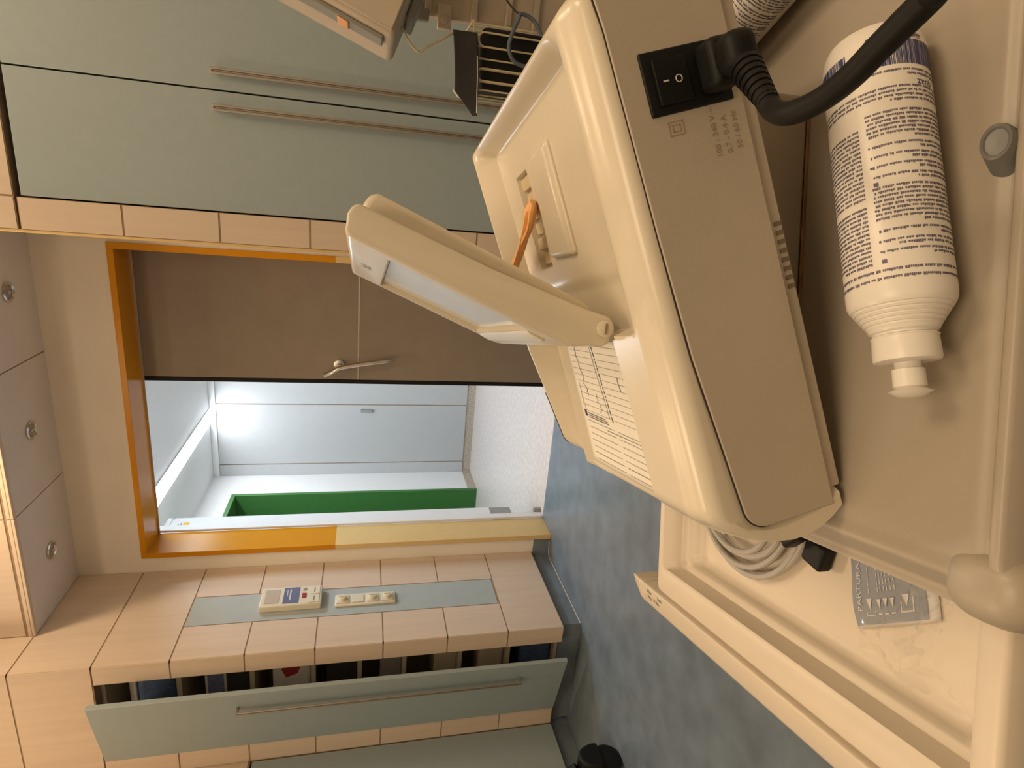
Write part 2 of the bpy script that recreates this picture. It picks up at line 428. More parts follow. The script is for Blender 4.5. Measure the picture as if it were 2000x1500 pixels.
# ------------------------------------------------------------------ wardrobe on the right
def bar_handle(parent, z0, z1, fn, name='handle'):
    """fn(a, d, z): a across, d out of the door face"""
    b = MB()
    def bx(a0, d0, za, a1, d1, zb):
        vs = [fn(a, d, z) for z in (za, zb) for a, d in ((a0, d0), (a1, d0), (a1, d1), (a0, d1))]
        b.add(vs, [(0,3,2,1),(4,5,6,7),(0,1,5,4),(1,2,6,5),(2,3,7,6),(3,0,4,7)])
    bx(-.010, .026, z0, -.003, .034, z1); bx(.003, .026, z0, .010, .034, z1); bx(-.003, .026, z0, .003, .030, z1)
    for z in (z0, z1-.012): bx(-.005, 0, z, .005, .030, z+.012)
    return b.build(name, m_handle, parent, bevel=.002)
w = thing('wardrobe', 'tall built-in wardrobe with two grey-green doors and long bar handles', 'wardrobe', (.2178, Y1, 0))
b = MB(); b.box((WX-.2178+.004, .026, .106), (.59-.2178-.004, .56, 2.124)); b.build('carcass', m_gap, w)
for sgn, (xa, xb, xh) in ((-1, (WX-.2178+.003, -.0025, .165-.2178)), (1, (.0025, .59-.2178-.003, .27-.2178))):
    b = MB(); b.box((xa, .004, .108), (xb, .024, 2.118)); dr = b.build('door', m_green, w, bevel=.0015)
    bar_handle(dr, .33, 1.548, lambda a, dd, z, xh=xh: Vector((xh+a, .004-dd, z)))
w2 = thing('wardrobe', 'second grey-green wardrobe unit right of the double one', 'wardrobe', (.965, Y1, 0)) if False else None

# ------------------------------------------------------------------ open wall cabinet on the left
c = thing('shelf_cabinet', 'tall built-in shelf cabinet with its grey-green door standing ajar', 'cabinet', (NX0, Y1, 0))
W_ = NX1-NX0
b = MB()
x0c, x1c = -.1, W_+.0
b.box((x0c, .05, .108), (x0c+.015, .42, 2.124)); b.box((x1c, .05, .108), (x1c+.015, .42, 2.124)); b.box((x0c+.015, .405, .108), (x1c, .42, 2.124))
b.box((x0c+.015, .05, .108), (x1c, .405, .125)); b.box((x0c+.015, .05, 2.109), (x1c, .405, 2.124))
b.build('carcass', m_dev, c)
SHZ = [.36, .60, .865, 1.07, 1.275, 1.535, 1.83]
for z in SHZ:
    b = MB(); b.box((x0c+.0155, .055, z-.010), (x1c-.0005, .40, z+.010)); b.build('shelf', m_dev, c)
ang = -R(14.0)
dr = MB(); dr.box((.002, -.020, .108), (W_-.002, 0, 2.122)); dro = dr.build('door', m_green, c, bevel=.0015)
dro.location = (.002, .010, 0); dro.rotation_euler = (0, 0, ang)
bar_handle(dro, .325, 1.575, lambda a, dd, z: Vector((W_-.095+a, -.020-dd, z)))
# contents of the cabinet (each a thing on its shelf)
def item(name, label, cat, a, bb, m, deco=None, bevel=.006, soft=False):
    o = MB(); o.box((0, 0, 0), (bb[0]-a[0], bb[1]-a[1], bb[2]-a[2]))
    e = o.build(name, m, None, bevel=bevel, seg=3); e.location = a; tag(e, label, cat); 
    return e
IY = Y1+.075
def sh(i): return ([.125]+[z+.010 for z in SHZ])[i]
e = item('folded_cloth', 'folded dark blue cloth on the top shelf of open cabinet', 'cloth', (-2.40, IY, sh(7)), (-2.088, IY+.26, sh(7)+.165), m_blue, bevel=.03)
e = item('paper_stack', 'white paper pack on top of folded blue cloth in cabinet', 'paper', (-2.36, IY+.01, sh(7)+.1655), (-2.092, IY+.22, sh(7)+.195), m_packw)
e = item('dark_box', 'dark box standing on second shelf of open cabinet', 'box', (-2.42, IY, sh(6)), (-2.13, IY+.25, sh(6)+.10), m_dark)
e = item('carton', 'white carton with blue print on second shelf of open cabinet', 'box', (-2.36, IY+.004, sh(6)+.10), (-2.09, IY+.22, sh(6)+.19), m_packw)
o = MB(); o.box((.10, -.0015, .012), (.265, -.0003, .078)); o.build('blue_print', m_lcd, e)
e = item('paper_bag', 'white bag with red print on third shelf of open cabinet', 'bag', (-2.38, IY, sh(5)), (-2.09, IY+.2, sh(5)+.17), m_packw, bevel=.02)
o = MB(); o.prism([(.20, .06), (.285, .03), (.27, .10), (.23, .13), (.18, .11)], lambda u, v, t: Vector((u, t, v)), -.0015, -.0003); o.build('red_print', m_red, e)
e = item('dark_carton', 'dark carton on fourth shelf down of open cabinet', 'box', (-2.42, IY, sh(4)), (-2.10, IY+.25, sh(4)+.14), m_dark)
e = item('grey_carton', 'grey carton on fifth shelf down of open cabinet', 'box', (-2.42, IY+.02, sh(3)), (-2.10, IY+.25, sh(3)+.10), m_grey)
e = item('pale_carton', 'pale carton on sixth shelf down of open cabinet', 'box', (-2.40, IY+.01, sh(2)), (-2.09, IY+.25, sh(2)+.11), m_dev)
e = item('cream_pack', 'cream pack on second lowest shelf of open cabinet', 'pack', (-2.40, IY+.01, sh(1)), (-2.09, IY+.25, sh(1)+.13), m_dev, bevel=.02)
e = item('blue_black_bag', 'dark bag on the cabinet floor at bottom of open cabinet', 'bag', (-2.40, IY, sh(0)), (-2.09, IY+.25, sh(0)+.16), m_blue, bevel=.03)

# low green cabinet along the side wall at far left
c = thing('low_cabinet', 'grey-green cabinet front along side wall at far left', 'cabinet', (XN, Y1, 0))
b = MB(); b.box((-.5, -2.0, .10), (-.020, -.004, 1.541)); b.build('carcass', m_dev, c)
for k in range(4):
    b = MB(); b.box((-.0195, -.004-.49*(k+1)+.004, .104), (0, -.004-.49*k, 1.541)); b.build('door', m_green, c, bevel=.0015)

# ------------------------------------------------------------------ things on the left wall strip
ic = thing('intercom', 'cream wall intercom with blue display and red button on grey strip', 'intercom', (XL-.001, 2.563, 1.395))
b = MB(); b.box((0, -.070, -.140), (.034, .070, .140)); b.build('housing', m_inter, ic, bevel=.006, seg=3)
b = MB(); b.box((.0345, -.050, .055), (.0352, .050, .12)); b.build('speaker_grille', m_dev, ic)
b = MB(); b.box((.0345, -.056, -.035), (.0356, .060, .036)); lo = b.build('display', m_lcd, ic)
b = MB(); b.box((.0357, -.03, .002), (.0362, .045, .009)); b.box((.0357, -.005, .018), (.0362, .045, .022)); b.build('display_bar', m_packw, lo)
b = MB(); b.box((.0345, -.022, -.068), (.038, .012, -.048)); b.build('red_button', m_red, ic, bevel=.004)
b = MB(); b.box((.0345, .032, -.066), (.037, .052, -.050)); b.build('grey_button', m_grey, ic, bevel=.003)
for dy in (-.031, .031):
    b = MB(); b.box((.0345, dy-.028, -.130), (.0365, dy+.028, -.080)); ko = b.build('key', m_inter, ic, bevel=.002)
    b = MB(); b.box((.0366, dy-.018, -.108), (.0370, dy+.018, -.103)); b.build('key_print', m_inkg, ko)
sw = thing('switch_plate', 'cream four-gang wall plate with rotary dimmers below the intercom', 'switch', (XL-.001, 2.536, 1.047))
b = MB(); b.box((0, -.042, -.145), (.012, .042, .145)); b.build('frame', m_inter, sw, bevel=.004)
for k, kind in enumerate((1, 0, 1, 1)):
    zc = .108-.071*k
    b = MB(); b.box((.0122, -.028, zc-.029), (.0165, .028, zc+.029)); io = b.build('insert', m_inter, sw, bevel=.002)
    if kind:
        b = MB(); b.lathe([(.019, .0167), (.018, .030), (.016, .032)], lambda x, y, z, zc=zc: Vector((z, x, zc+y)), 24); b.box((.0305, -.004, zc-.017), (.036, .004, zc+.017), None)
        b.build('knob', m_inter, io, bevel=.001)

# ------------------------------------------------------------------ large castor of a bed at the far left
st = thing('bed_castor', 'large black hooded castor on the floor at far left edge', 'castor', (-2.24, 1.70, 0))
w1 = MB()
for sgn in (-1, 1):
    w1.lathe([(.050, .0), (.062, .004), (.062, .022), (.052, .026)], lambda x, y, z, sgn=sgn: Vector((sgn*(z+.012), x, .062+y)), 32)
w1.build('wheel', m_rubber, st)
h = MB(); h.prism([(.058*math.cos(R(q))+.008, .10+.085*math.sin(R(q))) for q in range(-10, 191, 10)], lambda u, v, t: Vector((t, u, v)), -.052, .052)
h.build('hood', m_black, st, bevel=.012, seg=3)
h = MB(); h.tube([(0, 0, .19), (-.03, 0, .235), (-.10, 0, .255), (-.35, 0, .26)], .020, 14); h.build('stem', m_black, st)
h = MB(); h.box((-.0125, -.064, .075), (.0125, -.058, .15)); h.build('brake_slot', m_alu, st, bevel=.002)

# ================================================================== medical trolley
TZ = .8098; TROT = (0, 0, R(15.5))
cart = thing('medical_cart', 'ivory plastic medical trolley with its top drawer pulled out to the left', 'cart', (0, 0, TZ), TROT)
TX0, TX1, TY0, TY1 = -.108, .335, .1885, .60
def tray_z(x, y):
    dl = min(x-TX0, TX1-x, TY1-y); dn = y-TY0      # distances to the outer edges
    z = 0.
    # left, right and far edges roll outwards and end in a thin lip
    z += .0022*S(.022, .0135, dl) - .0092*Lr(.0125, .0022, dl) + .0016*S(.0040, .0016, dl) - .0010*S(.0012, 0, dl)
    # near edge: shallow channel, then a narrow ridge
    k = S(TX0+.010, TX0+.030, x)*S(TX1-.010, TX1-.030, x)
    z += k*(-.0022*S(.016, .0095, dn) + .0058*S(.0095, .0050, dn) - .0022*S(.0016, 0, dn))
    return z
def axis(a, b_, dense, step, fine):
    out = []; t = a
    while t < b_-1e-6:
        out.append(t); e = min(t-a, b_-t)
        t += fine if e < dense else step
    out.append(b_); return out
ax_ = axis(TX0, TX1, .034, .02, .0012); ay_ = axis(TY0, TY1, .034, .02, .0012)
RC = .020
def rc(x, y, x0, x1, y0, y1, r):
    """round the corners of a rectangle grid"""
    cx = x0+r if x < x0+r else (x1-r if x > x1-r else None)
    cy = y0+r if y < y0+r else (y1-r if y > y1-r else None)
    if cx is None or cy is None: return x, y
    a, b2 = (x-cx)/r, (y-cy)/r
    return cx+r*a*math.sqrt(1-b2*b2/2), cy+r*b2*math.sqrt(1-a*a/2)
b = MB(); vs = []
for x in ax_:
    for y in ay_:
        px, py = rc(x, y, TX0, TX1, TY0, TY1, RC); vs.append((px, py, tray_z(x, y)))
w_ = len(ay_); nx_ = len(ax_)
fs = [(i*w_+j, (i+1)*w_+j, (i+1)*w_+j+1, i*w_+j+1) for i in range(nx_-1) for j in range(w_-1)]
loop = [i*w_ for i in range(nx_)] + [(nx_-1)*w_+j for j in range(1, w_)] + [i*w_+w_-1 for i in range(nx_-2, -1, -1)] + [j for j in range(w_-2, 0, -1)]
n0 = len(vs); cxm, cym = (TX0+TX1)/2, (TY0+TY1)/2
prof = [(-.0022, -.006), (-.003, -.012), (-.003, -.028), (.004, -.034)]
for off, z in prof:
    for k in loop:
        x, y, _ = vs[k]
        dx = -1 if x < TX0+.001 else (1 if x > TX1-.001 else 0); dy = -1 if y < TY0+.001 else (1 if y > TY1-.001 else 0)
        if dx == 0 and dy == 0: dx = -1 if x < cxm else 1; dy = -1 if y < cym else 1; dx *= .7; dy *= .7
        vs.append((x-dx*off, y-dy*off, z))
m_ = len(loop); prev = loop
for lv in range(len(prof)):
    cur = [n0+lv*m_+k for k in range(m_)]
    for k in range(m_):
        fs.append((prev[k], prev[(k+1) % m_], cur[(k+1) % m_], cur[k]))
    prev = cur
fs.append(tuple(prev))
b.add(vs, fs); tray = b.build('tray_top', m_cart, cart, angle=60)
# corner bumper with a bulging cap
def bumper(cx, cy, sx, sy):
    b = MB(); P = []
    n, mq = 36, 16
    for i in range(mq+1):
        f = -90+180*i/mq
        for j in range(n):
            q = 2*math.pi*j/n
            ca, sa = math.cos(q), math.sin(q)
            ex = 2/2.6
            P.append((cx+sx*.0165*math.copysign(abs(ca)**ex, ca)*math.cos(R(f))**.7*1.08, cy+sy*.0215*math.copysign(abs(sa)**ex, sa)*math.cos(R(f))**.7, -.0125+.0172*math.sin(R(f))))
    fs = [(i*n+j, i*n+(j+1) % n, (i+1)*n+(j+1) % n, (i+1)*n+j) for i in range(mq) for j in range(n)]
    b.add(P, fs); return b.build('corner_bumper', m_cart, cart, angle=80)
bumper(-.0965, .1985, 1, 1)
bumper(.325, .1985, 1, 1)
# front fascia under the rim, separate from the corner caps
b = MB(); b.box((-.081, .1872, -.033), (.31, .196, -.004)); b.build('front_fascia', m_cart, cart, bevel=.006, seg=4)
# wedge stand carrying the monitor
b = MB(); b.prism([(-.035, .0002), (.165, .0002), (.165, .079), (-.035, .0095)], lambda u, v, t: Vector((u, t, v)), .321, .52)
wd = b.build('wedge_stand', m_cart, cart, bevel=.003)
b = MB(); b.tube([(-.03, .3205, .0007), (.06, .3203, .0008), (.164, .3205, .0007)], .0011, 6); tag(b.build('seam', m_rust, wd), 'rusty seam line')
# body, base and castors
b = MB(); b.box((-.075, .245, -.70), (.325, .585, -.0345)); b.build('body', m_cart, cart, bevel=.01)
for k in range(3):
    z1 = -.135-.185*k
    b = MB(); b.box((-.095, .255, z1-.178), (-.0753, .575, z1)); fr = b.build('drawer_front', m_cartl, cart, bevel=.006)
    b = MB(); b.box((-.106, .33, z1-.03), (-.0952, .50, z1-.018)); b.build('pull', m_grey, fr, bevel=.003)
b = MB(); b.box((-.13, .20, -.735), (.36, .62, -.700)); base = b.build('base', m_grey, cart, bevel=.012)
for x, y in ((-.11, .22), (.34, .22), (-.11, .60), (.34, .60)):
    b = MB(); b.lathe([(.028, -.012), (.035, -.008), (.035, .008), (.028, .012)], lambda u, v, t, x=x, y=y: Vector((x+u, y+t, -TZ+.0352+v)), 24); b.box((x-.012, y-.018, -TZ+.05), (x+.012, y+.018, -.7352)); b.build('castor', m_grey, cart)
# gray lock knob standing on the front rim
b = MB()
Kc = Vector((.0950, .2010, .0015)); Kd = Vector((.05, -.28, .95)).normalized(); Ka = Vector((1, 0, 0)); Ka = (Ka-Kd*Ka.dot(Kd)).normalized(); Kb = Kd.cross(Ka)
kp = [(.0001, -.004), (.0076, -.004), (.0074, .0050), (.0068, .0074), (.0060, .0080), (.0054, .0076), (.0049, .0064), (.0001, .0062)]
b.lathe(kp, lambda x, y, z: Kc + Ka*(x*1.12-.0045*Lr(.004, -.004, z)*(1 if x < 0 else 0)) + Kb*y*.85 + Kd*z, 36, cap=False)
b.build('lock_knob', m_knob, cart)

# pulled-out drawer
DX0, DX1, DY0, DY1 = -.256, .10, .2235, .590
ZR = -.055; ZF = -.088
drw = None
def ring_tray(b, loops):
    """loops: list of (x0, x1, y0, y1, z, r) from outside-bottom round the rim to the floor"""
    n = None; rows = []
    for x0, x1, y0, y1, z, r in loops:
        rows.append([(x, y, z) for x, y in rrect(x0, y0, x1, y1, r, 5)])
    n = len(rows[0]); vs = [p for r_ in rows for p in r_]; fs = []
    for i in range(len(rows)-1):
        for j in range(n): fs.append((i*n+j, i*n+(j+1) % n, (i+1)*n+(j+1) % n, (i+1)*n+j))
    fs.append(tuple((len(rows)-1)*n+j for j in range(n))); fs.append(tuple(range(n))[::-1])
    b.add(vs, fs)
b = MB()
def ins(d, z, r): return (DX0+d, DX1-d*.3, DY0+d, DY1-d, z, max(.002, r))
def insw(dw, df, dn, z, r): return (DX0+dw, DX1-.004, DY0+dn, DY1-df, z, r)
ring_tray(b, [ins(.006, -.098, .006), ins(.001, -.094, .008), ins(0, ZR-.003, .008), ins(.002, ZR-.0006, .007), ins(.004, ZR, .006),
              insw(.026, .010, .014, ZR, .004), insw(.029, .013, .017, ZR-.0016, .006), insw(.0305, .021, .019, ZR-.016, .008), insw(.0315, .023, .020, ZR-.0185, .008), insw(.037, .030, .024, ZR-.0195, .008), insw(.039, .032, .026, ZR-.021, .010),
              insw(.0395, .038, .030, ZF+.006, .012), insw(.042, .041, .033, ZF+.0015, .013), insw(.047, .046, .038, ZF, .014)])
drw = b.build('drawer', m_cartl, cart, angle=50)
# drawer front lip (thick sloped profile with end cap and printed label)
pr = [(-.2615, -.0560), (-.2600, -.0585), (-.2600, -.118), (-.2850, -.118), (-.2895, -.090), (-.2895, -.072), (-.2870, -.0640), (-.2820, -.0600)]
b = MB(); b.prism(pr, lambda u, v, t: Vector((u, t, v)), .19, .6235); lip = b.build('front_panel', m_cartl, drw, bevel=.0012, angle=50)
b = MB(); b.prism(pr, lambda u, v, t: Vector((u, t, v)), .6240, .6350)
b.prism([(u+.0, v) for u, v in pr], lambda u, v, t: Vector((-.2615+(u+.2615)*(1 if t < .64 else .55), t, v*(1 if t < .64 else 1.03))), .6351, .6530)
b.build('end_cap', m_cartl, lip, bevel=.0012, angle=50)
b = MB(); b.box((-.2615, .205, -.100), (-.2545, .585, -.075)); b.build('bracket', m_joint, lip)
# label on the sloping top of the lip
e0 = Vector((-.2615, 0, -.0560)); e1 = Vector((-.2820, 0, -.0600)); ed = (e1-e0); el = ed.length; ed.normalize(); en = Vector((ed.z, 0, -ed.x)); en = en if en.z > 0 else -en
def on_lip(u, v): return e0 + ed*(.0175-v) + Vector((0, .6150-u, 0)) + en*.0004
lettering('Max', .0062, lambda u, v: on_lip(u, v+.0095), m_ink, lip)
lettering('5kg / 11 lbs', .0058, lambda u, v: on_lip(u, v+.0030), m_ink, lip)
lettering('load', .0058, lambda u, v: on_lip(u+.024, v+.0095), m_ink, lip)

CM = cart.matrix_basis.copy()
def cw(p): return CM @ Vector(p)

# ------------------------------------------------------------------ things in the drawer
# coiled transducer cable
coil = thing('cable_coil', 'coiled grey transducer cable with black connector in the open drawer', 'cable', (0, 0, TZ), TROT)
b = MB(); pts = []
cc = (-.122, .477)
N_ = 260
for k in range(N_+1):
    t = k/N_; q = R(20) + t*2*math.pi*6.4
    rr = .0795 - .034*t + .0042*math.sin(q*1.3+1) ; zz = ZF+.0042 + .013*t + .0018*math.sin(q*2.1)
    pts.append((cc[0]+rr*math.cos(q)*.98, cc[1]+rr*math.sin(q)*1.02, zz))
b.tube(pts, .0029, 10); b.build('cable', m_cable, coil)
b = MB(); b.box((-.0108, -.0105, 0), (.0108, .0105, .013), Matrix.Translation((-.1475, .3835, ZF+.0006)) @ Matrix.Rotation(R(-17), 4, 'Z')); b.build('connector', m_black, coil, bevel=.003, seg=3)
b = MB(); b.box((-.024, -.0100, 0), (.024, .0110, .0125), Matrix.Translation((-.1230, .4060, ZF+.0146)) @ Matrix.Rotation(R(38), 4, 'Z')); b.build('strap', m_black, coil, bevel=.003, seg=3)
# grey printed pouch
pk = thing('pouch', 'grey printed sterile pouch lying in the open drawer', 'package', (0, 0, TZ), TROT)
pa, pb, pc, pd = Vector((-.1888, .3468, 0)), Vector((-.1600, .2928, 0)), Vector((-.1105, .3260, 0)), Vector((-.1430, .3560, 0))
pc = pb + (pd-pa)*1.25; pd = pa + (pd-pa)*1.25
def pouch(u, v, lift=0.):
    p = pa.lerp(pd, u).lerp(pb.lerp(pc, u), v)    # u across to the right, v towards the viewer
    z = ZF+.0015 + .0062*math.sin(math.pi*min(1, max(0, .1+.8*u)))*math.sin(math.pi*min(1, max(0, .15+.7*v))) + .0010*math.sin(7*u+3*v) + lift
    return Vector((p.x, p.y, z))
b = MB(); b.grid(lambda u, v: pouch(-.03+1.06*u, -.02+1.14*v, -.0004), 16, 16); b.build('backing', m_packw, pk, solid=.0006)
b = MB(); b.grid(lambda u, v: pouch(u, v, .0004), 16, 16); pf = b.build('print_area', m_pack, pk)
def pq(b, u0, v0, u1, v1, l=.0009): b.add([pouch(u0, v0, l), pouch(u1, v0, l), pouch(u1, v1, l), pouch(u0, v1, l)], [(0, 1, 2, 3)])
b = MB()
for v0, v1, w in ((.22, .36, .006), (.70, .86, .010)):
    pq(b, .10, v0, .95, v0+w*1.5); pq(b, .10, v1-w*1.5, .95, v1); pq(b, .10, v0, .10+w*2, v1)
    b.add([pouch(.30, (v0+v1)/2-.045, .001), pouch(.30, (v0+v1)/2+.045, .001), pouch(.17, (v0+v1)/2, .001)][::1], [(0, 1, 2)])
    b.add([pouch(.80, (v0+v1)/2-.045, .001), pouch(.80, (v0+v1)/2+.045, .001), pouch(.93, (v0+v1)/2, .001)], [(0, 1, 2)])
for vc in (.43, .52, .61):
    b.add([pouch(.28, vc-.03, .001), pouch(.28, vc+.03, .001), pouch(.17, vc, .001)], [(0, 1, 2)]); pq(b, .10, vc-.028, .118, vc+.028)
for vc in (.29, .43, .47, .52, .56, .61, .66):
    for k in range(7): pq(b, .36+k*.08, vc-.006, .36+k*.08+.055, vc+.004)
b.build('arrows', m_packw, pf, smooth=False, fix=False)
lettering('PARTURA', .0082, lambda u, v: pouch(.16+u/.062, .165-v/.075, .001), m_packw, pf)
# clear film bag
bag = thing('film_bag', 'crumpled clear plastic bag lying in the drawer beside the pouch', 'bag', (0, 0, TZ), TROT)
rb = random.Random(3)
hts = [[rb.random() for _ in range(13)] for _ in range(13)]
b = MB()
def bagp(u, v):
    i, j = u*12, v*12; i0, j0 = min(11, int(i)), min(11, int(j)); fu, fv = i-i0, j-j0
    h = (hts[i0][j0]*(1-fu)+hts[i0+1][j0]*fu)*(1-fv)+(hts[i0][j0+1]*(1-fu)+hts[i0+1][j0+1]*fu)*fv
    e = min(u, v, 1-u, 1-v)*5
    x = -.208+.100*u+.006*math.sin(9*v); y = .262+.085*v*(1-.35*u)+.006*math.sin(7*u)
    return Vector((x, y, ZF+.001+min(1, e)*(.003+.014*h)))
b.grid(bagp, 24, 24); b.build('film', m_film, bag, angle=20)

# ================================================================== fetal monitor on the wedge
MO = (-.1374, .2471, .8138); MROT = (0, -R(19.04), R(14.36))
mon = thing('fetal_monitor', 'ivory tabletop monitor with flip-up screen and paper chart, tilted on its wedge stand', 'monitor', MO, MROT)
MX0, MX1, MY0, MY1 = -.012, .285, 0., .265
PX1, PY0, PY1 = .108, .0585, .192
def paper_z(x, y):
    u = Lr(0., .105, x); v = Lr(PY0, PY1, y)
    uu = x/.105; 
    return (.0752*(1-uu)+.0822*uu)*(1-v) + (.0735*(1-uu)+.0700*uu)*v
def top_z(x, y):
    z = .0860
    q_ = Lr(0, .0125, y); z -= .0100*(1-math.sqrt(max(0, 1-(1-q_)**2)))          # near shoulder
    z -= .0022*S(.0215, .0105, y)
    z -= .0080*(1-math.sin(math.pi/2*Lr(0, .010, MY1-y)))                       # far edge
    z -= .0100*(1-math.sin(math.pi/2*Lr(0, .010, MX1-x)))                       # right end
    z -= .0200*(1-math.sin(math.pi/2*Lr(0, .024, x-MX0)))                       # left end
    # the far rim falls away towards the paper end
    z -= .0110*Lr(.100, -.004, x)*S(.236, .247, y)
    # basin behind the screen
    k = S(.2795, .2640, x)*Lr(.112, .114, x)*S(.0235, .050, y)*Lr(.2525, .230, y)
    z -= .0140*k
    # screen hinge trough
    k = S(.1095, .112, x)*S(.150, .140, x)*Lr(.0545, .0562, y)*Lr(.256, .2535, y)
    z = min(z, z*(1-k)+.0700*k)
    # slot in the basin
    k = Lr(.1635, .1655, x)*Lr(.2385, .2365, x)*Lr(.1660, .168, y)*Lr(.1950, .193, y)
    z -= .0065*k
    # paper bed, lip and channel at the far side
    if x < .1095:
        e = Lr(.1095, .108, x)
        if y > PY0-.001:
            pz = min(z, paper_z(x, y)-.0006)
            if y > PY1:
                lipz = .0790-.0045*Lr(.02, .10, x); chan = .0640
                if y < PY1+.006: zz = pz + (lipz-pz)*S(PY1, PY1+.006, y)
                elif y < .240: zz = lipz + (chan-lipz)*Lr(PY1+.006, .238, y)
                else: zz = chan + (min(z, .0862)-chan)*Lr(.2405, .2520, y)
                pz = min(z, zz)
            k = Lr(PY0-.001, PY0, y)*e
            z = z*(1-k) + pz*k
    return z
feat_x = [.1095, .108, .112, .114, .140, .150, .1635, .1655, .2365, .2385, .2655, .2775, MX0, MX1, .285-.010, .012]
feat_y = [0, .0225, .0235, .0545, .0562, .0575, .0585, .192, .198, .2405, .2520, .2525, .230, .2535, .256, .265, .166, .168, .193, .195]
def lines(a, b_, step, feats):
    L_ = [a+(b_-a)*k/round((b_-a)/step) for k in range(round((b_-a)/step)+1)]
    L_ = [t for t in L_ if min(abs(t-f) for f in feats) > .0007] + feats
    L_ += [a+.0008*k for k in range(1, 6)] + [b_-.0008*k for k in range(1, 6)]
    L_ = sorted(set(round(t, 6) for t in L_ if a-1e-9 <= t <= b_+1e-9)); return L_
gx = lines(MX0, MX1, .0026, feat_x); gy = lines(MY0, MY1, .0026, feat_y)
vs = []
for x in gx:
    for y in gy:
        px, py = (x, y)
        if x > .2: px, py = rc(x, y, MX0, MX1, MY0, MY1, .014)
        vs.append((px, py, top_z(x, y)))
w_ = len(gy); nx_ = len(gx)
fs = [(i*w_+j, (i+1)*w_+j, (i+1)*w_+j+1, i*w_+j+1) for i in range(nx_-1) for j in range(w_-1)]
loop = [i*w_ for i in range(nx_)] + [(nx_-1)*w_+j for j in range(1, w_)] + [i*w_+w_-1 for i in range(nx_-2, -1, -1)] + [j for j in range(w_-2, 0, -1)]
n0 = len(vs)
def side(x, y, lv):
    """outward bulge at the left end, straight elsewhere; panel ledge at the near side"""
    zt = [None, .0, .25, .5, .75, 1.][lv]
    return zt
levels = 6
prev = loop
for lv in range(1, levels+1):
    f = lv/levels
    for k in loop:
        x, y, z = vs[k]
        zz = z + (.0030-z)*f
        # bulging left end: widest near the lower third
        bul = .0085*math.sin(math.pi*min(1, f*1.02))**.8*S(.02, MX0, x)
        inn = 0.
        if y < .0012 and x > -.004: inn = .0035            # ledge behind the side panel
        vs.append((x-bul, y+inn*min(1, f*6), zz))
    m_ = len(loop); cur = [n0+(lv-1)*m_+k for k in range(m_)]
    for k in range(m_): fs.append((prev[k], prev[(k+1) % m_], cur[(k+1) % m_], cur[k]))
    prev = cur
fs.append(tuple(prev))
b = MB(); b.add(vs, fs); shell = b.build('housing', m_shell, mon, angle=38)
# side panel (inset plate) with the rounded corner
pp = [(-.0093, .0083), (-.0062, .0500)]
for k in range(1, 9):
    q = R(172-76*k/8); pp.append((.0078+.0140*math.cos(q), .0492+.0140*math.sin(q)))
pp += [(.040, .0660), (.0954, .0708), (.16, .0726), (.2249, .0734), (.2582, .0737), (.2730, .0750), (.2735, .0083)]
b = MB(); b.prism(pp, lambda u, v, t: Vector((u, t, v)), -.0008, .0030)
pn = b.build('side_panel', m_panel, mon, bevel=.0007)
# groove line round the plate
b = MB(); b.tube([Vector((u, .0004, v+.0003)) for u, v in pp[1:-1]], .0006, 6); tag(b.build('groove', m_gap, pn), 'dark seam around panel')
# chassis strip with vents along the bottom
b = MB(); b.box((-.001, .0018, .0), (.273, .25, .0082)); ch = b.build('chassis', m_panel, mon, bevel=.0008)
b = MB()
for k in range(8): b.box((.1135+.0048*k, .0012, .0008), (.1158+.0048*k, .0030, .0052))
b.build('vent', m_ventd, ch)
# mains inlet with rocker switch
b = MB(); b.box((.2140, -.0022, .0143), (.2442, .003, .0605)); inl = b.build('mains_inlet', m_black, pn, bevel=.0008)
b = MB(); b.prism([(.0365, -.0023), (.0365, -.0030), (.0455, -.0034), (.0555, -.0044), (.0555, -.0023)], lambda u, v, t: Vector((t, v, u)), .2180, .2395); rk = b.build('rocker_switch', m_rubber, inl, bevel=.0006)
b = MB(); b.box((.2284, -.0043, .0488), (.2291, -.0039, .0518)); b.build('on_mark', m_packw, rk)
b = MB(); b.tube([(.2289+.0017*math.cos(R(q)), -.00345, .0428+.0017*math.sin(R(q))) for q in range(0, 360, 20)], .00026, 6, closed=True); b.build('off_mark', m_packw, rk)
def onpan(u, v): return Vector((u, -.0011, v))
for k, s_ in enumerate(('100 - 240 V ~', '0.7 - 0.4 A', '50 / 60 Hz')):
    lettering(s_, .0044, lambda u, v, k=k: onpan(.1880+u+(.001*k), .0272-.0062*k+v), m_joint, pn)
b = MB()
def sq(b, x0, z0, x1, z1, w):
    for a in ((x0, z0, x1, z0+w), (x0, z1-w, x1, z1), (x0, z0, x0+w, z1), (x1-w, z0, x1, z1)):
        b.add([onpan(a[0], a[1]), onpan(a[2], a[1]), onpan(a[2], a[3]), onpan(a[0], a[3])], [(0, 1, 2, 3)])
sq(b, .2035, .0445, .2105, .0530, .0005); sq(b, .2052, .0465, .2088, .0510, .0005)
b.build('double_square_mark', m_joint, pn, smooth=False, fix=False)
# paper chart
def pz(x, y, l=0.): return Vector((x, y, paper_z(x, y)+l))
b = MB(); b.grid(lambda u, v: pz(-.0005+.109*u, PY0+.0005+(PY1-PY0-.001)*v, .0003), 20, 20); pap = b.build('chart_paper', m_paper, mon, solid=.0002)
b = MB(); bg = MB(); bl = MB()
def pql(bb, x0, y0, x1, y1): bb.add([pz(x0, y0, .0006), pz(x1, y0, .0006), pz(x1, y1, .0006), pz(x0, y1, .0006)], [(0, 1, 2, 3)])
rp = random.Random(11)
